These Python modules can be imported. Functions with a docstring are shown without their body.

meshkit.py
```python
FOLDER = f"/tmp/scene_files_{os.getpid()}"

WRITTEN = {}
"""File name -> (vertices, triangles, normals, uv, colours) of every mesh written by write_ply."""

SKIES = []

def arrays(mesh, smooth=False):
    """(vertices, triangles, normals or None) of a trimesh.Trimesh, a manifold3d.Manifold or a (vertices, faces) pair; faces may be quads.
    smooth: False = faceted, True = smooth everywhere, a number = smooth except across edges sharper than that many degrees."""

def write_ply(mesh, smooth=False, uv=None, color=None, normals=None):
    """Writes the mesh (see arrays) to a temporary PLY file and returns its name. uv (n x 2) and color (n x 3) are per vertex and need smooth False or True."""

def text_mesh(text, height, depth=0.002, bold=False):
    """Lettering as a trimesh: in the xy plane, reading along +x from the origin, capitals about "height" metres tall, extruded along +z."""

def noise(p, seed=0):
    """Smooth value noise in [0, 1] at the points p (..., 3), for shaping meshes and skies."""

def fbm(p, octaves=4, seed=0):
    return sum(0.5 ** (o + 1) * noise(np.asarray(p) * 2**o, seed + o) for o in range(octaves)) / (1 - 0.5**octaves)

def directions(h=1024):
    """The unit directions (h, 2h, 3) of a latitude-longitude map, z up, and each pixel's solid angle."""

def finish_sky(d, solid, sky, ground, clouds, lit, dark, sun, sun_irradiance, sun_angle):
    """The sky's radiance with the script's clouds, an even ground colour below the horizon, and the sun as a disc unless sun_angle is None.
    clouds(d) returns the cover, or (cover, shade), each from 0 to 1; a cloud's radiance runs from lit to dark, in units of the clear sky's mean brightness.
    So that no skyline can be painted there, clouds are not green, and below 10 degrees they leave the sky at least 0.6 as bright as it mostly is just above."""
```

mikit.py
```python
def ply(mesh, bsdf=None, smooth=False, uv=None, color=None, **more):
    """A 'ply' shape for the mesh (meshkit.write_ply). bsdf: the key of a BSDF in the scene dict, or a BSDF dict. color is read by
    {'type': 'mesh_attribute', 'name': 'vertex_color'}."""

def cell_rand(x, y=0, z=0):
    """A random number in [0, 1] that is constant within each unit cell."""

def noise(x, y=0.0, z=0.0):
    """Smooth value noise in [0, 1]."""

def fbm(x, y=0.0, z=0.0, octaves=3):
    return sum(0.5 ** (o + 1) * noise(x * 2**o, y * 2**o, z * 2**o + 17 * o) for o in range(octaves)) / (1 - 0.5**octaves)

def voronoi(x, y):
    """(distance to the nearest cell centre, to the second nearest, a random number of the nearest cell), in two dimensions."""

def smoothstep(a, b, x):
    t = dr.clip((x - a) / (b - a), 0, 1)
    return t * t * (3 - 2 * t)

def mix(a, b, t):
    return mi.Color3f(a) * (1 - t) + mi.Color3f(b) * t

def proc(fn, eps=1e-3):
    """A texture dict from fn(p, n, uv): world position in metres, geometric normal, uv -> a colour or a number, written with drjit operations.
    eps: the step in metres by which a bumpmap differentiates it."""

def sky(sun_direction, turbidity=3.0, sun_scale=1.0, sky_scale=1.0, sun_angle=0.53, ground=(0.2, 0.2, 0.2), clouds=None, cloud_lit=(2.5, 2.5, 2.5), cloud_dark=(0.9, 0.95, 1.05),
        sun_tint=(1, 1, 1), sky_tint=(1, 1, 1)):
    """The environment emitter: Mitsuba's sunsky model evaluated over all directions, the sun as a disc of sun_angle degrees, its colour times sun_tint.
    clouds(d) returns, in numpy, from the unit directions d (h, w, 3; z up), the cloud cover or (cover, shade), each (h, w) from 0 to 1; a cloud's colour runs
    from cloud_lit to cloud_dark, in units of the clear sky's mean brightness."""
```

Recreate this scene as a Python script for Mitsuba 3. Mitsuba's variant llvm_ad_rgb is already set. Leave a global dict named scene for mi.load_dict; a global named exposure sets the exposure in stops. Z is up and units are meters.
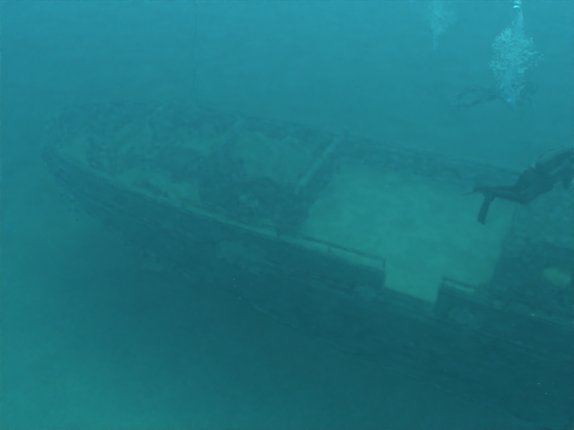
import math
import numpy as np
import trimesh
import mitsuba as mi
import drjit as dr
import mikit
import meshkit
from mikit import noise, fbm, smoothstep, mix

T = mi.ScalarTransform4f
scene, labels = {}, {}
rng = np.random.default_rng(11)

# ------------------------------------------------------------------ camera, light, water
PITCH, YAW, EYE = math.radians(37.0), math.radians(25.3), np.array([0.0, 0.0, 13.5])
look_dir = np.array([-math.sin(YAW) * math.cos(PITCH), math.cos(YAW) * math.cos(PITCH), -math.sin(PITCH)])
scene['camera'] = {'type': 'thinlens', 'fov': 60.0, 'fov_axis': 'x', 'near_clip': 0.05, 'far_clip': 2000.0,
                   'aperture_radius': 0.019, 'focus_distance': 3.5,
                   'to_world': T().look_at(origin=EYE.tolist(), target=(EYE + look_dir).tolist(), up=[0, 0, 1]),
                   'medium': {'type': 'ref', 'id': 'water_medium'}}
exposure = 3.72
# daylight that has come down through the sea above: green-blue, and softened by the waves
scene['sky'] = mikit.sky((-0.158,0.551,0.819), turbidity=3, sun_scale=1.0, sky_scale=0.7, sun_angle=10,
                         sun_tint=(0.085,0.70,0.70), sky_tint=(0.09,0.75,0.67), ground=(0.05, 0.12, 0.12))
scene['water_medium'] = {'type': 'homogeneous', 'sigma_t': {'type': 'rgb', 'value': [0.192,0.161,0.168]},
                         'albedo': {'type': 'rgb', 'value': [0.52,0.65,0.745]}, 'phase': {'type': 'hg', 'g': 0.885}}
scene['haze'] = {'type': 'cube', 'to_world': T().translate([0, 0, 6.6]).scale([130, 130, 7.6]), 'bsdf': {'type': 'null'},
                 'interior': {'type': 'ref', 'id': 'water_medium'}}
labels['haze'] = {'label': 'hazy green-blue sea water filling the whole view', 'category': 'water', 'kind': 'stuff'}


# ------------------------------------------------------------------ materials
def C(r, g, b):
    return mi.Color3f(r, g, b)


def sand_fn(p, n, uv):
    a = fbm(p.x * 0.9, p.y * 0.9, p.z * 0.9, 4)
    b = noise(p.x * 14, p.y * 14, p.z * 14)
    c = mix((0.50, 0.49, 0.36), (0.57, 0.56, 0.43), a)
    return c * (0.94 + 0.12 * b)


def crust_fn(lo, hi, growth, amount):
    def fn(p, n, uv):
        a = fbm(p.x * 1.7 + 3, p.y * 1.7, p.z * 1.7, 4)
        b = fbm(p.x * 6, p.y * 6 + 9, p.z * 6, 3)
        c = mix(lo, hi, smoothstep(0.35, 0.7, a))
        return mix(c, growth, amount * smoothstep(0.52, 0.66, b))
    return fn


def rough_mat(key, fn, rough=0.9, bump=0.02, freq=9.0):
    inner = {'type': 'principled', 'base_color': mikit.proc(fn), 'roughness': rough, 'specular': 0.25}
    bm = {'type': 'bumpmap', 'scale': bump, 'inner': inner,
          'height': mikit.proc(lambda p, n, uv: fbm(p.x * freq, p.y * freq, p.z * freq, 3), eps=0.01)}
    scene[key] = {'type': 'twosided', 'inner': bm}


rough_mat('m_sand', sand_fn, 0.95, 0.006, 5.0)
rough_mat('m_drift', crust_fn((0.36, 0.355, 0.27), (0.41, 0.405, 0.31), (0.32, 0.32, 0.24), 0.4), 0.95, 0.006, 5.0)
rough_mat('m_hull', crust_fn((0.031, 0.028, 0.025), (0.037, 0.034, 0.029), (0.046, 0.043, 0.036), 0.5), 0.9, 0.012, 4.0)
rough_mat('m_crust', crust_fn((0.07, 0.065, 0.05), (0.10, 0.093, 0.07), (0.14, 0.135, 0.105), 0.6), 0.9, 0.015, 6.0)
rough_mat('m_silt', crust_fn((0.27, 0.26, 0.20), (0.33, 0.32, 0.25), (0.24, 0.235, 0.18), 0.6), 0.95, 0.012, 6.0)
rough_mat('m_pale_as_lit', crust_fn((0.60, 0.60, 0.49), (0.70, 0.69, 0.57), (0.50, 0.50, 0.40), 0.6), 0.95, 0.012, 6.0)  # very pale, so plates and silt heaps in shade look lit; also pale sponge
rough_mat('m_pale', crust_fn((0.23, 0.21, 0.085), (0.30, 0.27, 0.11), (0.16, 0.15, 0.07), 0.6), 0.9, 0.03, 14.0)
scene['m_neoprene'] = {'type': 'principled', 'base_color': {'type': 'rgb', 'value': [0.018, 0.02, 0.022]}, 'roughness': 0.9, 'specular': 0.1}
scene['m_rubber'] = {'type': 'twosided', 'inner': {'type': 'principled', 'base_color': {'type': 'rgb', 'value': [0.02, 0.022, 0.03]}, 'roughness': 0.5}}
scene['m_steel'] = {'type': 'principled', 'base_color': {'type': 'rgb', 'value': [0.45, 0.46, 0.47]}, 'roughness': 0.35, 'metallic': 0.8}
scene['m_tank'] = {'type': 'principled', 'base_color': {'type': 'rgb', 'value': [0.05, 0.055, 0.06]}, 'roughness': 0.75, 'specular': 0.15}
scene['m_white'] = {'type': 'principled', 'base_color': {'type': 'rgb', 'value': [0.7, 0.7, 0.66]}, 'roughness': 0.5}
scene['m_skin'] = {'type': 'principled', 'base_color': {'type': 'rgb', 'value': [0.5, 0.36, 0.28]}, 'roughness': 0.6}
scene['m_bubble'] = {'type': 'principled', 'base_color': {'type': 'rgb', 'value': [0.85, 0.87, 0.88]}, 'roughness': 0.2, 'specular': 0.8}


# ------------------------------------------------------------------ helpers
def numbered(name):
    used = set(scene) | {k.rsplit('__', j)[0] for k in scene for j in (1, 2) if k.count('__') >= j} | set(labels)
    if name not in used:
        return name
    i = 1
    while f'{name}_{i:03d}' in used:
        i += 1
    return f'{name}_{i:03d}'


def put(name, mesh, mat, parent=None, label=None, category=None, group=None, kind=None, smooth=35):
    key = numbered((parent + '__' if parent else '') + name)
    if isinstance(mesh, list):
        mesh = trimesh.util.concatenate(mesh)
    scene[key] = mikit.ply(mesh, mat, smooth=smooth)
    d = {k: v for k, v in dict(label=label, category=category, group=group, kind=kind).items() if v}
    if d:
        labels[key] = d
    return key


def box(x0, x1, y0, y1, z0, z1):
    m = trimesh.creation.box((x1 - x0, y1 - y0, z1 - z0))
    m.apply_translation(((x0 + x1) / 2, (y0 + y1) / 2, (z0 + z1) / 2))
    return m


def tube(pts, r, sides=10):
    p = np.asarray(pts, float)
    t = np.gradient(p, axis=0)
    t /= np.linalg.norm(t, axis=1, keepdims=True)
    ref = np.array([0, 0, 1.0]) if abs(t[:, 2]).max() < 0.9 else np.array([0.31, 0.95, 0.05])
    a = np.cross(t, ref)
    a /= np.linalg.norm(a, axis=1, keepdims=True)
    b = np.cross(t, a)
    ang = np.arange(sides) * 2 * np.pi / sides
    r = np.broadcast_to(r, (len(p),))
    v = p[:, None] + r[:, None, None] * (np.cos(ang)[None, :, None] * a[:, None] + np.sin(ang)[None, :, None] * b[:, None])
    n = len(p)
    f = []
    for i in range(n - 1):
        for j in range(sides):
            k = (j + 1) % sides
            q = (i * sides + j, i * sides + k, (i + 1) * sides + k, (i + 1) * sides + j)
            f += [(q[0], q[2], q[1]), (q[0], q[3], q[2])]
    v = np.vstack([v.reshape(-1, 3), p[0], p[-1]])
    for j in range(sides):
        k = (j + 1) % sides
        f += [(n * sides, j, k), (n * sides + 1, (n - 1) * sides + k, (n - 1) * sides + j)]
    m = trimesh.Trimesh(v, np.array(f), process=False)
    m.fix_normals()
    return m


def line(a, b, n):
    return np.asarray(a, float) + np.linspace(0, 1, n)[:, None] * (np.asarray(b, float) - np.asarray(a, float))


def lathe(profile, centre, sides=28):
    m = trimesh.creation.revolve(np.asarray(profile, float), sections=sides)
    m.apply_translation(centre)
    return m


def roughen(m, amp, freq, seed=0, fine=None):
    """Uneven, overgrown surface: subdivide to the length FINE and push the vertices about with noise."""
    if fine:
        v, f = trimesh.remesh.subdivide_to_size(m.vertices, m.faces, fine)
        m = trimesh.Trimesh(v, f)
        m.merge_vertices()
    n = m.vertex_normals
    d = meshkit.fbm(m.vertices * freq, 3, seed) - 0.45
    d2 = meshkit.fbm(m.vertices * freq * 3.1, 2, seed + 5) - 0.5
    m = m.copy()
    m.vertices = m.vertices + n * (amp * (d + 0.45 * d2))[:, None]
    return m


def lump(c, r, seed, squash=0.7, sub=3, amp=0.55):
    m = trimesh.creation.icosphere(subdivisions=sub, radius=1.0)
    d = meshkit.fbm(m.vertices * 1.6 + seed * 7.3, 4, seed)
    m.vertices = m.vertices * (1 + amp * (d - 0.5) * 2)[:, None] * np.array([1, 1, squash]) * np.asarray(r) + np.asarray(c)
    return m


# ------------------------------------------------------------------ the seabed
def grid_mesh(xs, ys, z):
    gx, gy = np.meshgrid(xs, ys, indexing='ij')
    v = np.stack([gx, gy, z(gx, gy)], -1).reshape(-1, 3)
    n, m = len(xs), len(ys)
    i, j = np.meshgrid(np.arange(n - 1), np.arange(m - 1), indexing='ij')
    q = np.stack([i * m + j, (i + 1) * m + j, (i + 1) * m + j + 1, i * m + j + 1], -1).reshape(-1, 4)
    return trimesh.Trimesh(v, np.vstack([q[:, [0, 1, 2]], q[:, [0, 2, 3]]]), process=False)


def seabed_z(x, y):
    p = np.stack([x, y, x * 0], -1)
    return 0.9 * (meshkit.fbm(p * 0.09, 3, 3) - 0.5) + 0.16 * (meshkit.fbm(p * 0.7, 3, 4) - 0.5) + 0.025 * (meshkit.noise(p * np.array([2.2, 3.4, 1]) + meshkit.noise(p * 0.8)[..., None] * 2, 8) - 0.5) \
        + (0.55 + 0.5 * (meshkit.fbm(p * 0.5, 2, 9) - 0.5)) * np.exp(-((y - 9.6) / 1.5) ** 2) * np.clip((x + 11.5) / 3, 0, 1) * np.clip((14 - x) / 3, 0, 1)


ax = np.concatenate([-np.geomspace(120, 30, 30)[:-1], np.linspace(-30, 20, 190), np.geomspace(20, 120, 30)[1:]])
ay = np.concatenate([-np.geomspace(120, 6, 25)[:-1], np.linspace(-6, 30, 150), np.geomspace(30, 120, 30)[1:]])
put('seabed', grid_mesh(ax, ay, seabed_z), 'm_sand', label='pale rippled sand seabed around the wreck', category='seabed', kind='structure', smooth=True)

# ------------------------------------------------------------------ the wreck: a hull lofted from outlines at each height
CY, BOW = 12.45, 13.5
LEVELS = [  # z, stern x, half breadth, length of the stern run, exponent, bow x
    (3.90, -16.1, 3.32, 10.2, 2.3, BOW), (3.55, -16.1, 3.34, 10.2, 2.3, BOW - 0.1), (3.2, -16.0, 3.33, 10.2, 2.35, BOW - 0.3),
    (2.8, -15.7, 3.30, 10.0, 2.25, BOW - 0.5), (2.4, -15.0, 3.26, 9.6, 2.2, BOW - 0.8), (2.0, -13.7, 3.18, 9.6, 2.1, BOW - 1.0),
    (1.5, -12.3, 3.05, 9.0, 1.9, BOW - 1.3), (0.9, -11.0, 2.85, 9.0, 1.7, BOW - 1.6), (0.2, -10.2, 2.5, 9.0, 1.5, BOW - 1.9), (-0.8, -9.6, 1.8, 9.0, 1.4, BOW - 2.2)]


def half(x, xs, B, L, n, xb):
    u = np.clip((xs + L - x) / L, 0, 1)
    w = np.clip((x - (xb - 9.0)) / 9.0, 0, 1)
    return B * (1 - u ** n) ** (1 / n) * (1 - w ** 2.0) ** 0.75


def outline(level, inset=0.0, n=150):
    """Points from the stern round the near side to the bow: (n, 2), at y below the centre line."""
    z, xs, B, L, e, xb = level
    th = np.linspace(0, np.pi, n)
    x = (xs + inset) + (xb - xs - 2 * inset) * (0.5 - 0.5 * np.cos(th))
    return np.stack([x, half(x, xs + inset, B - inset, L, e, xb - inset)], -1)


def hull_mesh():
    rows = []
    zs = np.array([l[0] for l in LEVELS])
    fine = np.linspace(zs[0], zs[-1], 40)
    arr = np.array(LEVELS)
    for z in fine:
        lv = [np.interp(-z, -zs, arr[:, k]) for k in range(6)]
        o = outline(lv)
        near = np.column_stack([o[:, 0], CY - o[:, 1], np.full(len(o), z)])
        far = np.column_stack([o[::-1, 0], CY + o[::-1, 1], np.full(len(o), z)])
        rows.append(np.vstack([near, far[1:-1]]))
    v = np.array(rows)
    R, N = v.shape[:2]
    i, j = np.meshgrid(np.arange(R - 1), np.arange(N), indexing='ij')
    k = (j + 1) % N
    q = np.stack([i * N + j, i * N + k, (i + 1) * N + k, (i + 1) * N + j], -1).reshape(-1, 4)
    m = trimesh.Trimesh(v.reshape(-1, 3), np.vstack([q[:, [0, 2, 1]], q[:, [0, 3, 2]]]), process=False)
    m.fix_normals()
    top = np.abs(m.vertices[:, 2] - 3.9) < 1e-6
    w = m.copy()
    n = w.vertex_normals.copy()
    n[top] = 0
    d = 0.16 * (meshkit.fbm(w.vertices * 0.55, 3, 1) - 0.5) + 0.07 * (meshkit.fbm(w.vertices * 2.4, 3, 2) - 0.5)
    w.vertices = w.vertices + n * d[:, None]
    return w


W = 'shipwreck'
labels[W] = {'label': 'dark overgrown shipwreck with a round stern lying upright on the sand', 'category': 'shipwreck'}
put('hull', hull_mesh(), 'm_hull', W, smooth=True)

DECK = LEVELS[0]


def deck_half(x, inset=0.0):
    z, xs, B, L, e, xb = DECK
    return half(np.asarray(x, float), xs + inset, B - inset, L, e, xb - inset)


o = outline(DECK, 0.01)
ring = np.vstack([np.column_stack([o[:, 0], CY - o[:, 1]]), np.column_stack([o[::-1, 0], CY + o[::-1, 1]])[1:-1]])
from shapely.geometry import Polygon
deck = trimesh.creation.extrude_polygon(Polygon(ring), 0.06, engine='earcut')
deck.apply_translation((0, 0, 3.86))
put('deck', deck, 'm_crust', W)


def run(side, x0, x1, inset, n=90):
    """Points along the deck edge from x0 to x1 on one side (-1 near, 1 far), set in from it."""
    full = outline(DECK, inset, 700)
    s = np.concatenate([[0], np.cumsum(np.linalg.norm(np.diff(full, axis=0), axis=1))])
    a, b = np.interp([x0, x1], full[:, 0], s)
    t = np.linspace(a, b, n)
    return np.column_stack([np.interp(t, s, full[:, 0]), CY + side * np.interp(t, s, full[:, 1])])


def band(path, thick, z0, z1, zsteps=1):
    """A plate of some thickness standing along a path."""
    p = np.asarray(path)
    t = np.gradient(p, axis=0)
    t /= np.linalg.norm(t, axis=1, keepdims=True)
    nrm = np.column_stack([-t[:, 1], t[:, 0]])
    L, Rr = p + nrm * thick / 2, p - nrm * thick / 2
    zl = np.linspace(z0, z1, zsteps + 1)
    loop = [(L, z) for z in zl] + [(Rr, z) for z in zl[::-1]]
    v = np.array([np.column_stack([q, np.full(len(q), z)]) for q, z in loop])
    K, N = v.shape[:2]
    f = []
    for a in range(K):
        b = (a + 1) % K
        for j in range(N - 1):
            f += [(a * N + j, b * N + j, b * N + j + 1), (a * N + j, b * N + j + 1, a * N + j + 1)]
    for e in (0, N - 1):
        c = [a * N + e for a in range(K)]
        for a in range(K // 2 - 1):
            f += [(c[a], c[a + 1], c[K - 1 - a]), (c[a + 1], c[K - 2 - a], c[K - 1 - a])]
    m = trimesh.Trimesh(v.reshape(-1, 3), np.array(f), process=False)
    m.fix_normals()
    return m


IN = 0.24
GAP0, GAP1 = -1.68, -0.33
stern_near = run(-1, -15.855, GAP0, IN, 130)[::-1]
stern_far = run(1, -15.855, 12.9, IN, 200)
main_path = np.vstack([stern_near, stern_far])
fore_path = run(-1, GAP1, 12.9, IN, 100)
ZC = 4.82


def wob(m, amp=0.05, seed=0):
    m = m.copy()
    p = m.vertices * 0.9
    m.vertices = m.vertices + np.column_stack([amp * (meshkit.fbm(p, 3, seed + i) - 0.5) * (1 if i < 2 else 0.6) for i in range(3)]) * 2
    return m


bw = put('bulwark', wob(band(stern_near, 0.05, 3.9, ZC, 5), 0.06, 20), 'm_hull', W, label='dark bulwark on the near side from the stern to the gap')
put('cap_rail', wob(band(stern_near, 0.2, ZC - 0.03, ZC + 0.06), 0.06, 20), 'm_silt', bw)
bw3 = put('bulwark', wob(band(stern_far, 0.05, 3.9, ZC, 5), 0.06, 20), 'm_crust', W, label='paler bulwark along the far side')  # far run has a paler material than the near run
put('cap_rail', wob(band(stern_far, 0.24, ZC - 0.03, ZC + 0.06), 0.06, 20), 'm_crust', bw3)
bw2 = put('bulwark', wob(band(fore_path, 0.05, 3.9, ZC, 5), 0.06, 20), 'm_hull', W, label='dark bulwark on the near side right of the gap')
put('cap_rail', wob(band(fore_path, 0.18, ZC - 0.03, ZC + 0.06), 0.06, 20), 'm_crust', bw2)
# stays inside the bulwark
for path, holder in ((stern_near, bw), (stern_far, bw3), (fore_path, bw2)):
    s = np.concatenate([[0], np.cumsum(np.linalg.norm(np.diff(path, axis=0), axis=1))])
    for d in np.arange(0.15, s[-1], 1.15):
        p = np.array([np.interp(d, s, path[:, 0]), np.interp(d, s, path[:, 1])])
        q = np.array([np.interp(d + 0.05, s, path[:, 0]), np.interp(d + 0.05, s, path[:, 1])])
        t = (q - p) / (np.linalg.norm(q - p) + 1e-9)
        inn = np.array([t[1], -t[0]])
        if inn @ (np.array([np.clip(p[0], -11, 8), CY]) - p) < 0:
            inn = -inn
        a, b = p + inn * 0.04, p + inn * 0.42
        tri = np.array([[*a, 3.93], [*b, 3.93], [*a, ZC - 0.04]])
        off = np.array([*t, 0]) * 0.02
        v = np.vstack([tri - off, tri + off])
        put('stay', trimesh.Trimesh(v, [(0, 1, 2), (3, 5, 4), (0, 3, 4), (0, 4, 1), (1, 4, 5), (1, 5, 2), (2, 5, 3), (2, 3, 0)]), 'm_crust', holder, smooth=False)

# rubbing strake at the deck edge
for side in (-1, 1):
    path = run(side, -16.0, 12.9, 0.0, 220)
    pts = np.column_stack([path, np.full(len(path), 3.82)])
    put('rubbing_strake', wob(tube(pts, 0.13, 10), 0.05, 31), 'm_hull', W)


def handrail(x0, x1, posts, h=0.30):
    path = run(-1, x0, x1, IN, 60)
    sag = 0.02 * np.sin(np.linspace(0, 9, len(path)))
    pts = np.column_stack([path, ZC + h + sag])
    key = put('handrail', roughen(tube(pts, 0.034, 8), 0.02, 5, 3), 'm_hull', W, label='thin pipe handrail standing on the near bulwark')
    for x in posts:
        y = np.interp(x, path[:, 0], path[:, 1])
        put('post', tube(line((x, y, ZC + 0.03), (x + 0.01, y, ZC + h), 3), 0.028, 8), 'm_hull', key)


handrail(-7.9, GAP0 - 0.02, (-7.85, -6.3, -4.7, -3.2, -1.74))
handrail(GAP1 + 0.02, 4.6, (GAP1 + 0.06, 1.2, 2.8, 4.5))


# engine casing amidships: walls of plates with openings, a roof half gone under silt, raised coamings along its ends
def plate_wall(a, b, z0, z1, openings, thick=0.06):
    from shapely.geometry import box as sbox
    a, b = np.array(a, float), np.array(b, float)
    L = np.linalg.norm(b - a)
    poly = sbox(0, z0, L, z1)
    for (u0, u1, v0, v1) in openings:
        poly = poly.difference(sbox(u0, v0, u1, v1).buffer(0.06))
    m = trimesh.creation.extrude_polygon(poly, thick, engine='earcut')
    d = (b - a) / L
    M = np.eye(4)
    M[:3, 0], M[:3, 1], M[:3, 2] = [d[0], d[1], 0], [0, 0, 1], [d[1], -d[0], 0]
    M[:3, 3] = [a[0], a[1], 0]
    m.apply_transform(M)
    v, f = trimesh.remesh.subdivide_to_size(m.vertices, m.faces, 0.35)
    m = trimesh.Trimesh(v, f)
    return wob(m, 0.04, 50)


X0, X1, Y0, Y1, ZR = -8.25, -4.75, 10.85, 13.75, 5.45
E_ = numbered(W + '__engine_casing')
labels[E_] = {'label': 'box-shaped engine casing with a silted roof standing on the deck'}
from shapely.geometry import Point
put('wall', plate_wall((X0, Y0), (X1, Y0), 3.9, ZR - 0.1, [(2.1, 2.65, 4.0, 4.9)]), 'm_crust', E_)
put('wall', plate_wall((X1, Y0 + 0.06), (X1, Y0 + 0.7), 3.9, ZR - 0.5, []), 'm_crust', E_, label='torn stub of the end wall')
put('wall', plate_wall((X1, Y1), (X0, Y1), 3.9, ZR - 0.35, [(1.4, 2.0, 4.4, 4.9)]), 'm_crust', E_)
put('wall', plate_wall((X0, Y1 - 0.06), (X0, Y0 + 0.06), 3.9, ZR, []), 'm_crust', E_)


def roof_z(x, y):
    p = np.stack([x, y, x * 0], -1)
    u = np.clip((y - (Y0 + 0.55)) / (Y1 - Y0 - 0.55), 0, 1)
    return ZR - 0.75 + 0.62 * u ** 0.8 - 0.25 * np.clip((x - X0 - 1.8) / 1.6, 0, 1) + 0.30 * (meshkit.fbm(p * 1.2, 4, 61) - 0.5)


roof = grid_mesh(np.linspace(X0 + 0.04, X1 - 0.2, 70), np.linspace(Y0 + 0.3, Y1 - 0.04, 60), roof_z)
cc = roof.triangles_center
edge = meshkit.fbm(cc * 1.6, 3, 66) - 0.5
torn = (cc[:, 1] > Y0 + 0.75 + 1.3 * edge + 0.35 * np.abs(cc[:, 0] + 6.7)) & (cc[:, 0] < X1 - 0.75 + 1.2 * edge)
roof.update_faces(torn)
roof.remove_unreferenced_vertices()
under = roof.copy()
under.vertices[:, 2] -= 0.07
under.invert()
put('roof', [roof, under], 'm_silt', E_, label='collapsed torn roof under pale silt', smooth=True)
put('beam', roughen(box(X1 - 0.06, X1 + 0.06, Y0 - 0.1, Y1 + 0.95, ZR + 0.04, ZR + 0.17), 0.07, 3, 7, 0.12), 'm_silt', E_, label='bare beam across the open end')
put('beam', roughen(box(X0 - 0.07, X0 + 0.10, Y0 + 0.3, Y1 + 0.1, ZR + 0.02, ZR + 0.16), 0.07, 3, 8, 0.12), 'm_silt', E_)
put('beam', roughen(box(X0 + 0.10, X1 - 0.13, Y1 - 0.10, Y1 + 0.04, ZR - 0.3, ZR - 0.16), 0.07, 3, 9, 0.12), 'm_crust', E_)
for yy in (Y1 + 0.55, Y0 + 0.02):
    put('post', roughen(tube(line((X1, yy, 3.9), (X1, yy, ZR + 0.02), 8), 0.07, 8), 0.04, 3, 10), 'm_crust', E_)

# towing beam across the after deck
tp = np.column_stack([np.full(24, -12.25) + 0.1 * np.sin(np.linspace(0, 5, 24)), np.linspace(10.55, 15.25, 24), 4.97 - 0.28 * np.linspace(1, 0, 24) ** 2])
put('towing_beam', roughen(tube(tp, 0.10, 10), 0.08, 3, 12, 0.1), 'm_silt', W, label='beam lying across the after deck')
for y, zt in ((11.2, 4.72), (13.6, 4.86)):
    put('beam_post', roughen(tube(line((-12.22, y, 3.9), (-12.22, y, zt), 6), 0.09, 10), 0.06, 3, 13, 0.12), 'm_crust', W)

# deckhouse forward, at the right edge of the view
D_ = numbered(W + '__deckhouse')
labels[D_] = {'label': 'dark deckhouse forward on the deck, at the right edge'}
DX0, DX1, DY0, DY1, DZ = 1.10, 6.5, 11.15, 13.7, 5.6
put('wall', plate_wall((DX0, DY0), (DX1, DY0), 3.9, DZ, [(0.9, 1.4, 4.7, 5.2), (2.3, 3.0, 4.05, 5.4), (4.0, 4.5, 4.7, 5.2)]), 'm_crust', D_)
put('wall', plate_wall((DX0, DY1 - 0.06), (DX0, DY0 + 0.06), 3.9, DZ, [(1.0, 1.7, 4.05, 5.35)]), 'm_crust', D_)
put('wall', plate_wall((DX1, DY1), (DX0, DY1), 3.9, DZ, []), 'm_crust', D_)
put('wall', plate_wall((DX1, DY0 + 0.06), (DX1, DY1 - 0.06), 3.9, DZ, []), 'm_crust', D_)
put('roof', roughen(box(DX0 - 0.12, DX1 + 0.12, DY0 - 0.12, DY1 + 0.12, DZ + 0.01, DZ + 0.09), 0.12, 1.2, 15, 0.2), 'm_crust', D_)

# round-topped posts by the near rail
def deck_post(x, y, top, r, mat, name, label):
    k = put(name, roughen(lathe([(0, 3.9), (r * 1.15, 3.9), (r * 1.15, 4.02), (r * 0.84, 4.1), (r * 0.8, top - 0.2), (r * 0.82, top - 0.16), (0, top - 0.16)], (x, y, 0)), 0.07, 3, 17, 0.12), 'm_crust', W, label=label)
    put('cap', roughen(lathe([(0, top - 0.15), (r * 0.95, top - 0.15), (r, top - 0.1), (r, top - 0.04), (r * 0.9, top), (0, top + 0.02)], (x, y, 0)), 0.09, 4, 18, 0.07), mat, k, label='pale yellowish growth on the flat round top' if mat == 'm_pale' else None)


deck_post(2.08, 10.15, 5.48, 0.29, 'm_pale', 'ventilator', 'upright drum with a dull yellow-brown top behind the near bulwark')
deck_post(1.05, 10.55, 5.78, 0.30, 'm_crust', 'ventilator', 'dark round post at the corner of the deckhouse')
for x, y in ((-12.9, 10.95), (-12.5, 10.75), (-13.9, 12.0), (-14.1, 13.0), (-10.2, 14.9), (-9.7, 14.95)):
    deck_post(x, y, 4.5, 0.17, 'm_crust', 'bollard', None)
# low hatch on the after deck
h_ = put('hatch', roughen(box(-11.2, -9.7, 11.9, 13.2, 3.9, 4.28), 0.08, 2.5, 19, 0.16), 'm_crust', W, label='low square hatch on the after deck')
# rudder and propeller under the counter
put('rudder', roughen(box(-14.0, -12.7, 12.38, 12.52, 0.25, 2.3), 0.06, 2, 21, 0.2), 'm_hull', W)
P_ = put('propeller', lathe([(0, -0.3), (0.16, -0.3), (0.2, 0), (0.16, 0.25), (0, 0.32)], (0, 0, 0)).apply_transform(
    trimesh.transformations.translation_matrix((-12.1, CY, 1.15)) @ trimesh.transformations.rotation_matrix(math.pi / 2, (0, 1, 0))), 'm_hull', W)
for k in range(4):
    th = np.linspace(0, 2 * np.pi, 24, endpoint=False)
    bl = trimesh.creation.extrude_polygon(Polygon(np.column_stack([0.27 * np.cos(th), 0.55 + 0.42 * np.sin(th)])), 0.04, engine='earcut')
    bl.apply_transform(trimesh.transformations.rotation_matrix(0.5, (0, 1, 0)))
    bl.apply_transform(trimesh.transformations.rotation_matrix(0.5 + k * math.pi / 2, (0, 0, 1)))
    bl.apply_transform(trimesh.transformations.translation_matrix((-12.1, CY, 1.15)) @ trimesh.transformations.rotation_matrix(math.pi / 2, (0, 1, 0)))
    put('blade', bl, 'm_hull', P_)


# ------------------------------------------------------------------ sand drifted onto the deck (heaps that rise out of the plating)
def deck_sand_z(x, y):
    p = np.stack([x, y, x * 0], -1)
    cover = np.interp(x, [-15.5, -12.5, -8.5, -4.5, -3, -1.2, -0.3, 0.8, 6, 13], [0.10, 0.10, 0.14, 0.40, 0.55, 0.5, 0.34, 0.12, 0.1, 0.1])
    h = cover + 0.55 * (meshkit.fbm(p * 0.75, 4, 71) - 0.55)
    z = 3.9 + np.minimum(h, 0.10 + 0.25 * h)
    lim = deck_half(x, IN + 0.05)
    inside = (x > X0 - 0.05) & (x < X1 - 0.1) & (y > Y0 - 0.05) & (y < Y1 + 0.05)
    z = np.where(inside, 3.8, z)
    return np.where(np.abs(y - CY) < lim, np.maximum(z, 3.80), 3.80)


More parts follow.
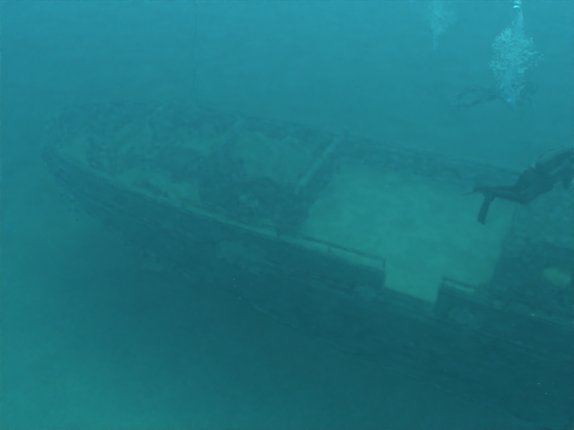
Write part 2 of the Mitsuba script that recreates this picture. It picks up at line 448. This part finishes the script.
ds = grid_mesh(np.linspace(-15.95, 12.0, 335), np.linspace(CY - 3.2, CY + 3.2, 90), deck_sand_z)
c = ds.triangles_center
keep = (ds.vertices[ds.faces][:, :, 2].max(1) > 3.905)
ds.update_faces(keep)
ds.remove_unreferenced_vertices()
put('sand_drift', ds, 'm_drift', label='pale sand drifted over the deck inside the bulwarks', category='sand', kind='stuff', smooth=True)


# silt heaps on the outer ledge, tinted pale to look lit, and clumps of growth
def heap(x, y, z, rx, ry, rz, seed):
    q = np.random.default_rng(seed)
    return [lump((x, y, z), (rx * 0.75, ry, rz * 0.8), seed, 1.0, 4, 0.7)] + [lump((x + q.uniform(-0.9, 0.9) * rx, y + q.uniform(-0.2, 0.2) * ry, z + q.uniform(-0.6, 0.5) * rz), (rx * 0.28, ry * 0.6, rz * 0.45), seed + k, 1.0, 3, 0.7) for k in range(1, 8)]


def near_edge(x):
    return CY - deck_half(x)


for i, (x, dy, z, rx, ry, rz, txt) in enumerate(((-5.75, 0.02, 4.0, 1.1, 0.36, 0.34, 'silt heap on the outer ledge below the casing, coloured pale as if lit'),
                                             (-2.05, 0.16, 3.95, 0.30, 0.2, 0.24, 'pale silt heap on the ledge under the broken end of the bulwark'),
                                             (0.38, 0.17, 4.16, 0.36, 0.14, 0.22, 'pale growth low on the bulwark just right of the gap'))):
    put('silt_heap', heap(x, near_edge(x) + dy, z, rx, ry, rz, 80 + i), 'm_pale_as_lit', label=txt, category='silt heap', group='silt heaps on the ledge', smooth=True)

# ------------------------------------------------------------------ rope rising from the wreck
rp = np.array([(-9.0, 12.3, 5.3), (-8.95, 12.2, 6.6), (-8.8, 12.1, 8.2), (-8.45, 12.0, 10.0), (-8.25, 11.95, 12.0), (-8.1, 11.9, 13.9)])
tt = np.linspace(0, 1, 60)
from scipy.interpolate import CubicSpline
rp = CubicSpline(np.linspace(0, 1, len(rp)), rp)(tt)
put('mooring_rope', tube(rp, 0.02, 7), 'm_crust', label='thin line rising from the wreck towards the surface', category='rope')

# ------------------------------------------------------------------ broken plates (pale colour stands in for light on them) and stones under the counter
def leaning_plate(c, pts, tilt, turn, thick=0.05, seed=0):
    m = trimesh.creation.extrude_polygon(Polygon(pts), thick, engine='earcut')
    v, f = trimesh.remesh.subdivide_to_size(m.vertices, m.faces, 0.12)
    m = roughen(trimesh.Trimesh(v, f), 0.06, 2.5, seed)
    m.apply_transform(trimesh.transformations.rotation_matrix(tilt, (1, 0, 0)))
    m.apply_transform(trimesh.transformations.rotation_matrix(turn, (0, 0, 1)))
    m.apply_translation(c)
    return m


put('broken_plate', leaning_plate((-10.85, 10.6, 0.15), [(-0.55, -0.1), (0.5, -0.05), (0.35, 0.45), (-0.05, 0.75)], 0.4, 0.2, seed=3), 'm_pale_as_lit',
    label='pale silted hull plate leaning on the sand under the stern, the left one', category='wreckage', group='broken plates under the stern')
put('broken_plate', leaning_plate((-9.2, 10.6, 0.45), [(-0.4, -0.1), (0.65, -0.05), (0.3, 0.5), (-0.1, 0.8)], 0.4, -0.15, seed=4), 'm_pale_as_lit',
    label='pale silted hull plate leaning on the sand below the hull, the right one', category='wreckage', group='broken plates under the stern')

# ------------------------------------------------------------------ growth on the wreck: encrusting lumps, too many and too small to tell apart
g = np.random.default_rng(5)
lumps = []
for k in range(170):
    x = g.uniform(-14.6, 7)
    z = g.uniform(2.2, 4.75)
    yn = CY - deck_half(x, 0.0 if z < 3.9 else IN)
    r = g.uniform(0.03, 0.09)
    if z > 3.85 and GAP0 - 0.15 < x < GAP1 + 0.15:
        continue
    lumps.append(lump((x, float(yn) - 0.0, z), (r, r * 0.6, r * 0.9), 300 + k, 1.0, 2, 0.6))
for k in range(45):
    x, y = g.uniform(-14.5, -8.6), g.uniform(9.9, 15)
    if abs(y - CY) < float(deck_half(x, 0.6)):
        r = g.uniform(0.05, 0.16)
        lumps.append(lump((x, y, 3.95), (r, r, r * 0.7), 700 + k, 1.0, 2, 0.6))
put('encrusting_growth', lumps, 'm_hull', W, kind='stuff', smooth=True)
lumps = []
hit = roof.triangles_center[g.integers(0, len(roof.faces), 45)]
for k, p in enumerate(hit):
    r = g.uniform(0.05, 0.14)
    lumps.append(lump((p[0], p[1], p[2] + 0.02), (r, r, r * 0.7), 900 + k, 1.0, 2, 0.6))
put('debris', lumps, 'm_silt', E_ + '__roof', kind='stuff', smooth=True)


def sponge(c, r, n, seed, name, label, mat='m_pale', out=(0, -1, 0.4)):
    q = np.random.default_rng(seed)
    parts = []
    for _ in range(n):
        d = np.asarray(out, float) + q.normal(0, 0.55, 3)
        d /= np.linalg.norm(d)
        L = r * q.uniform(0.7, 1.3)
        p = np.asarray(c) + q.normal(0, r * 0.3, 3)
        parts.append(roughen(tube(np.array([p, p + d * L * 0.5 + (0, 0, 0.05 * r), p + d * L]), [r * 0.16, r * 0.2, r * 0.13], 9), r * 0.15, 4 / r * 0.3, seed))
    parts.append(lump(c, (r * 0.6, r * 0.5, r * 0.6), seed, 1.0, 3))
    return put(name, parts, mat, label=label, category=name.replace('_', ' '), smooth=True)


sponge((3.50, 9.12, 1.86), 0.16, 12, 31, 'sponge', 'small yellow-green sponge on the dark hull at the bottom right corner')
sponge((-6.36, 10.74, 4.72), 0.30, 11, 32, 'sponge', 'pale sponge clump on the near wall of the engine casing', 'm_pale_as_lit')

# ------------------------------------------------------------------ divers
import manifold3d as m3
DIVER_LABELS = {'wetsuit': None}


def man(mesh):
    return m3.Manifold(m3.Mesh(vert_properties=np.asarray(mesh.vertices, np.float32), tri_verts=np.asarray(mesh.faces, np.uint32)))


def ball(c, r, seg=20):
    return m3.Manifold.sphere(float(r), seg).translate([float(x) for x in c])


def bone(a, ra, b, rb):
    return m3.Manifold.batch_hull([ball(a, ra), ball(b, rb)])


def to_tri(m):
    q = m.to_mesh()
    return trimesh.Trimesh(np.asarray(q.vert_properties)[:, :3], np.asarray(q.tri_verts), process=True)


def unit(v):
    v = np.asarray(v, float)
    return v / np.linalg.norm(v)


def diver(J, label, lamp_hose=True):
    """J: joints in the world: hip, chest, head, and for each side knee, ankle, toe (fin tip), elbow, wrist."""
    J = {k: np.asarray(v, float) for k, v in J.items()}
    fw = unit(J['chest'] - J['hip'])
    lat = unit(np.cross(fw, (0, 0, 1)))  # to the diver's right
    back = unit(np.cross(lat, fw))       # out of the back (upwards when swimming)
    look = unit(J['gaze'])
    parts = []
    hips = {s: J['hip'] + lat * 0.10 * s for s in (-1, 1)}
    shd = {s: J['chest'] + lat * 0.18 * s for s in (-1, 1)}
    belly = (J['hip'] + J['chest']) / 2
    parts.append(m3.Manifold.batch_hull([ball(hips[-1], 0.115), ball(hips[1], 0.115), ball(belly - lat * 0.07, 0.115), ball(belly + lat * 0.07, 0.115)]))
    parts.append(m3.Manifold.batch_hull([ball(belly - lat * 0.07, 0.115), ball(belly + lat * 0.07, 0.115), ball(J['chest'] - lat * 0.10, 0.125), ball(J['chest'] + lat * 0.10, 0.125)]))
    parts.append(m3.Manifold.batch_hull([ball(shd[-1], 0.075), ball(shd[1], 0.075), ball(J['chest'] + fw * 0.05, 0.09)]))
    parts.append(bone(J['chest'] + fw * 0.06, 0.075, J['head'] - fw * 0.06, 0.06))
    up = unit(back - look * (back @ look))
    side = np.cross(look, up)
    h = J['head']
    parts.append(m3.Manifold.batch_hull([ball(h + up * 0.035 - look * 0.02, 0.098), ball(h + look * 0.03, 0.088), ball(h - up * 0.075 + look * 0.045, 0.05)]))
    parts.append(bone(h + look * 0.10 - up * 0.0, 0.016, h + look * 0.125 - up * 0.03, 0.02))      # nose
    for s in (-1, 1):
        parts.append(ball(h + side * 0.098 * s - up * 0.01, 0.02))                                 # ears under the hood
        parts.append(bone(hips[s], 0.105, J[f'knee{s}'], 0.062))
        calf = J[f'knee{s}'] * 0.65 + J[f'ankle{s}'] * 0.35 + back * 0.015
        parts.append(bone(J[f'knee{s}'], 0.062, calf, 0.060))
        parts.append(bone(calf, 0.060, J[f'ankle{s}'], 0.042))
        toe = J[f'ankle{s}'] + unit(J[f'fin{s}'] - J[f'ankle{s}']) * 0.20
        parts.append(bone(J[f'ankle{s}'], 0.045, toe, 0.038))
        parts.append(bone(shd[s], 0.068, J[f'elbow{s}'], 0.048))
        parts.append(bone(J[f'elbow{s}'], 0.048, J[f'wrist{s}'], 0.032))
    body = m3.Manifold.batch_boolean(parts, m3.OpType.Add).refine_to_length(0.035)
    t = to_tri(body)
    trimesh.smoothing.filter_taubin(t, iterations=8)
    solid = man(t)
    hands = []
    for s in (-1, 1):
        w = J[f'wrist{s}']
        d = unit(w - J[f'elbow{s}'])
        pl = unit(np.cross(d, back))
        pn = np.cross(d, pl)
        palm = w + d * 0.10
        hands.append(m3.Manifold.batch_hull([ball(w, 0.027, 12), ball(palm + pl * 0.03, 0.015, 12), ball(palm - pl * 0.03, 0.015, 12)]))
        for k, (o_, L) in enumerate(((0.033, 0.075), (0.011, 0.085), (-0.011, 0.08), (-0.033, 0.06))):
            a = palm + pl * o_
            b = a + d * L * 0.5 + pn * 0.012
            e = b + d * L * 0.35 + pn * 0.028
            hands += [bone(a, 0.011, b, 0.010), bone(b, 0.010, e, 0.009)]
        a = w + d * 0.035 + pl * 0.03
        b = a + d * 0.035 + pl * 0.03 + pn * 0.01
        hands += [bone(a, 0.013, b, 0.011), bone(b, 0.011, b + d * 0.03 + pn * 0.012, 0.009)]
    solid = m3.Manifold.batch_boolean([solid] + hands, m3.OpType.Add)
    key = numbered('person')
    scene[key] = mikit.ply(to_tri(solid), 'm_neoprene', smooth=40)
    labels[key] = {'label': label, 'category': 'person', 'group': 'divers above the wreck'}
    # fins: a foot pocket and a long blade with side ribs
    for s in (-1, 1):
        a, tip = J[f'ankle{s}'], J[f'fin{s}']
        d = unit(tip - a)
        wd = J.get(f'finw{s}', lat)
        wd = unit(wd - d * (wd @ d))
        nn = np.cross(d, wd)
        L = np.linalg.norm(tip - a)
        us = np.array([0.06, 0.2, 0.27, 0.45, 0.65, 0.85, 1.0])
        ws = np.array([0.05, 0.052, 0.06, 0.07, 0.08, 0.085, 0.078])
        th = np.array([0.055, 0.05, 0.012, 0.010, 0.008, 0.007, 0.006])
        bend = 0.07 * us ** 2
        rows = []
        for u, w_, t_, b_ in zip(us, ws, th, bend):
            c = a + d * L * u + nn * b_
            rows.append([c - wd * w_ - nn * t_, c + wd * w_ - nn * t_, c + wd * w_ + nn * t_, c - wd * w_ + nn * t_])
        v = np.array(rows).reshape(-1, 3)
        f = []
        for i in range(len(us) - 1):
            for j in range(4):
                q = (i * 4 + j, i * 4 + (j + 1) % 4, i * 4 + 4 + (j + 1) % 4, i * 4 + 4 + j)
                f += [(q[0], q[1], q[2]), (q[0], q[2], q[3])]
        e = (len(us) - 1) * 4
        f += [(0, 2, 1), (0, 3, 2), (e, e + 1, e + 2), (e, e + 2, e + 3)]
        fm = trimesh.Trimesh(v, f)
        fm.fix_normals()
        ribs = [tube(np.array([a + d * L * u + nn * b_ + wd * (w_ + 0.004) * q for u, w_, b_ in zip(us[2:], ws[2:], bend[2:])]), 0.012, 6) for q in (-1, 1)]
        fk = put('fin', fm, 'm_rubber', key)
        for rb in ribs:
            put('rib', rb, 'm_rubber', fk)
    # cylinder on the back, with valve, first stage, harness wing
    c0 = J['hip'] + fw * 0.02 + back * 0.235
    prof = [(0, 0), (0.07, 0.0), (0.088, 0.03), (0.088, 0.52), (0.075, 0.57), (0.04, 0.60), (0.03, 0.62), (0, 0.62)]
    M = np.eye(4)
    M[:3, 0], M[:3, 1], M[:3, 2], M[:3, 3] = lat, np.cross(fw, lat), fw, c0
    tk = put('cylinder', trimesh.creation.revolve(prof, sections=24).apply_transform(M), 'm_tank', key)
    put('valve', [tube(np.array([c0 + fw * 0.61, c0 + fw * 0.68]), 0.022, 10), tube(np.array([c0 + fw * 0.66 - lat * 0.02, c0 + fw * 0.66 + lat * 0.07]), 0.02, 10)], 'm_tank', tk)
    wing = m3.Manifold.batch_hull([ball(J['chest'] + back * 0.13 + lat * 0.12 * s, 0.04) for s in (-1, 1)] + [ball(J['hip'] + fw * 0.08 + back * 0.12 + lat * 0.14 * s, 0.045) for s in (-1, 1)])
    put('buoyancy_vest', to_tri(wing), 'm_rubber', key)
    # mask, regulator and hoses
    mask = m3.Manifold.batch_hull([ball(h + look * 0.10 + up * 0.028 + side * 0.052 * s + up * q, 0.022) for s in (-1, 1) for q in (-0.018, 0.025)])
    mk = put('mask', to_tri(mask), 'm_rubber', key)
    lens = m3.Manifold.batch_hull([ball(h + look * 0.12 + up * 0.03 + side * 0.045 * s + up * q, 0.009, 10) for s in (-1, 1) for q in (-0.018, 0.022)])
    put('lens', to_tri(lens), 'm_rubber', mk)
    put('regulator', to_tri(bone(h + look * 0.10 - up * 0.06, 0.03, h + look * 0.15 - up * 0.065, 0.034)), 'm_rubber', key)

    def hose(pts, r=0.012, mat='m_rubber', name='hose', label_=None):
        p = CubicSpline(np.linspace(0, 1, len(pts)), np.array(pts))(np.linspace(0, 1, 26))
        put(name, tube(p, r, 8), mat, key, label=label_)

    v0 = c0 + fw * 0.66
    hose([v0 + lat * 0.05, v0 + lat * 0.22 + fw * 0.06, h + lat * 0.20 - back * 0.02, h + look * 0.12 + lat * 0.05 - up * 0.06])
    hose([v0 - lat * 0.05, J['chest'] - lat * 0.24 + back * 0.08, belly - lat * 0.24 - back * 0.05, belly - lat * 0.2 - back * 0.22])
    if lamp_hose:
        hose([J['hip'] + fw * 0.16 - back * 0.10 - lat * 0.03, (J['hip'] + fw * 0.13 - back * 0.18 + J['gauge']) / 2 - lat * 0.03, J['gauge']], 0.026, 'm_white', 'gauge_hose', 'pale hose hanging below the hips')
    # weight belt
    pb = [J['hip'] + fw * 0.07 + lat * 0.215 * math.cos(t_) + back * 0.125 * math.sin(t_) for t_ in np.linspace(0, 2 * math.pi, 25)]
    put('weight_belt', tube(np.array(pb), 0.018, 6), 'm_rubber', key)
    return key


diver({'hip': (0.62, 6.55, 9.80), 'chest': (0.86, 7.00, 9.85), 'head': (0.99, 7.23, 9.89), 'gaze': (0.45, 0.86, -0.15),
       'knee1': (0.53, 6.22, 9.68), 'ankle1': (0.13, 6.16, 9.72), 'fin1': (0.04, 5.88, 9.40),
       'knee-1': (0.46, 6.58, 9.60), 'ankle-1': (0.10, 6.49, 9.56), 'fin-1': (-0.24, 6.53, 9.42),
       'elbow1': (1.06, 6.98, 9.60), 'wrist1': (1.04, 7.22, 9.57), 'elbow-1': (0.68, 7.12, 9.58), 'wrist-1': (0.86, 7.30, 9.55),
       'gauge': (0.63, 6.20, 9.60), 'finw1': (0.5, 0.75, -0.4), 'finw-1': (0.12, 0.88, -0.40)}, 'diver in a dark wetsuit at the right edge, one fin hanging down')
diver({'hip': (-0.22, 14.41, 7.84), 'chest': (0.25, 14.59, 7.94), 'head': (0.49, 14.69, 8.04), 'gaze': (0.85, 0.3, 0.05),
       'knee1': (-0.6, 14.24, 7.66), 'ankle1': (-0.97, 14.19, 7.44), 'fin1': (-1.44, 14.14, 7.32),
       'knee-1': (-0.62, 14.41, 7.82), 'ankle-1': (-1.04, 14.37, 7.86), 'fin-1': (-1.34, 14.24, 7.46),
       'elbow1': (0.34, 14.44, 7.69), 'wrist1': (0.53, 14.49, 7.66), 'elbow-1': (0.28, 14.81, 7.72), 'wrist-1': (0.48, 14.79, 7.66),
       'gauge': (-0.12, 14.39, 7.54)}, 'faint diver high over the far rail, at the foot of the bubble column', False)

# ------------------------------------------------------------------ bubbles and drifting specks
ico = trimesh.creation.icosphere(subdivisions=1, radius=1.0)


def many(points, radii, flat=1.0):
    n, k = len(points), len(ico.vertices)
    v = ico.vertices[None] * np.asarray(radii)[:, None, None] * np.array([1, 1, flat]) + np.asarray(points)[:, None]
    f = ico.faces[None] + (np.arange(n) * k)[:, None, None]
    return trimesh.Trimesh(v.reshape(-1, 3), f.reshape(-1, 3), process=False)


def plume(base, top, widths, n, rmin, rmax, seed):
    q = np.random.default_rng(seed)
    t = q.uniform(0, 1, n)
    w = np.interp(t, np.linspace(0, 1, len(widths)), widths)
    mid = np.asarray(base)[None] + t[:, None] * (np.asarray(top) - np.asarray(base))[None]
    mid[:, 0] += 0.03 * np.sin(t * 7 + seed)
    a, rr = q.uniform(0, 2 * np.pi, n), q.uniform(0, 1, n)
    pts = mid + np.column_stack([w * rr * np.cos(a), w * rr * np.sin(a), 0.0 * t])
    clump = meshkit.fbm(pts * np.array([4, 4, 2.5]), 3, seed) - 0.22 * rr
    keep = clump > np.quantile(clump, 0.38)
    return many(pts[keep], (rmin + (rmax - rmin) * q.uniform(0, 1, n) ** 3)[keep], 0.75)


put('bubble_plume', plume((0.05, 5.83, 11.07), (-0.18, 6.15, 12.12), (0.03, 0.09, 0.19, 0.27, 0.31, 0.25, 0.14, 0.08, 0.05), 5200, 0.003, 0.012, 3), 'm_bubble',
    label='bright rising column of bubbles near the top right corner', category='bubbles', kind='stuff', smooth=True)
put('bubble_plume', plume((-1.12, 7.52, 11.04), (-1.4, 7.68, 11.98), (0.05, 0.16, 0.3, 0.4, 0.42), 2600, 0.003, 0.010, 4), 'm_bubble',
    label='thin veil of bubbles at the top edge left of the brighter column', category='bubbles', kind='stuff', smooth=True)
for c, r, txt in (((-0.16, 5.84, 12.13), 0.030, 'single bright bubble at the very top of the bubble column'), ((0.02, 5.56, 11.26), 0.016, 'single bright bubble at the foot of the bubble column')):
    put('bubble', lump(c, (r, r, r * 0.6), 9, 1.0, 3, 0.2), 'm_bubble', label=txt, category='bubble', smooth=True)
q = np.random.default_rng(77)
n = 1500
D_, U_, V_ = q.uniform(1.5, 9, n), q.uniform(-1, 1, n), q.uniform(-1, 1, n)
pts = np.column_stack([q.uniform(-9, 6, n), q.uniform(0.8, 13, n), q.uniform(5.2, 14.5, n)])
pts = pts[np.linalg.norm(pts - EYE, axis=1) > 2.2]
put('marine_snow', many(pts, q.uniform(0.001, 0.0035, len(pts))), 'm_white', label='tiny pale specks drifting in the water', category='marine snow', kind='stuff', smooth=True)
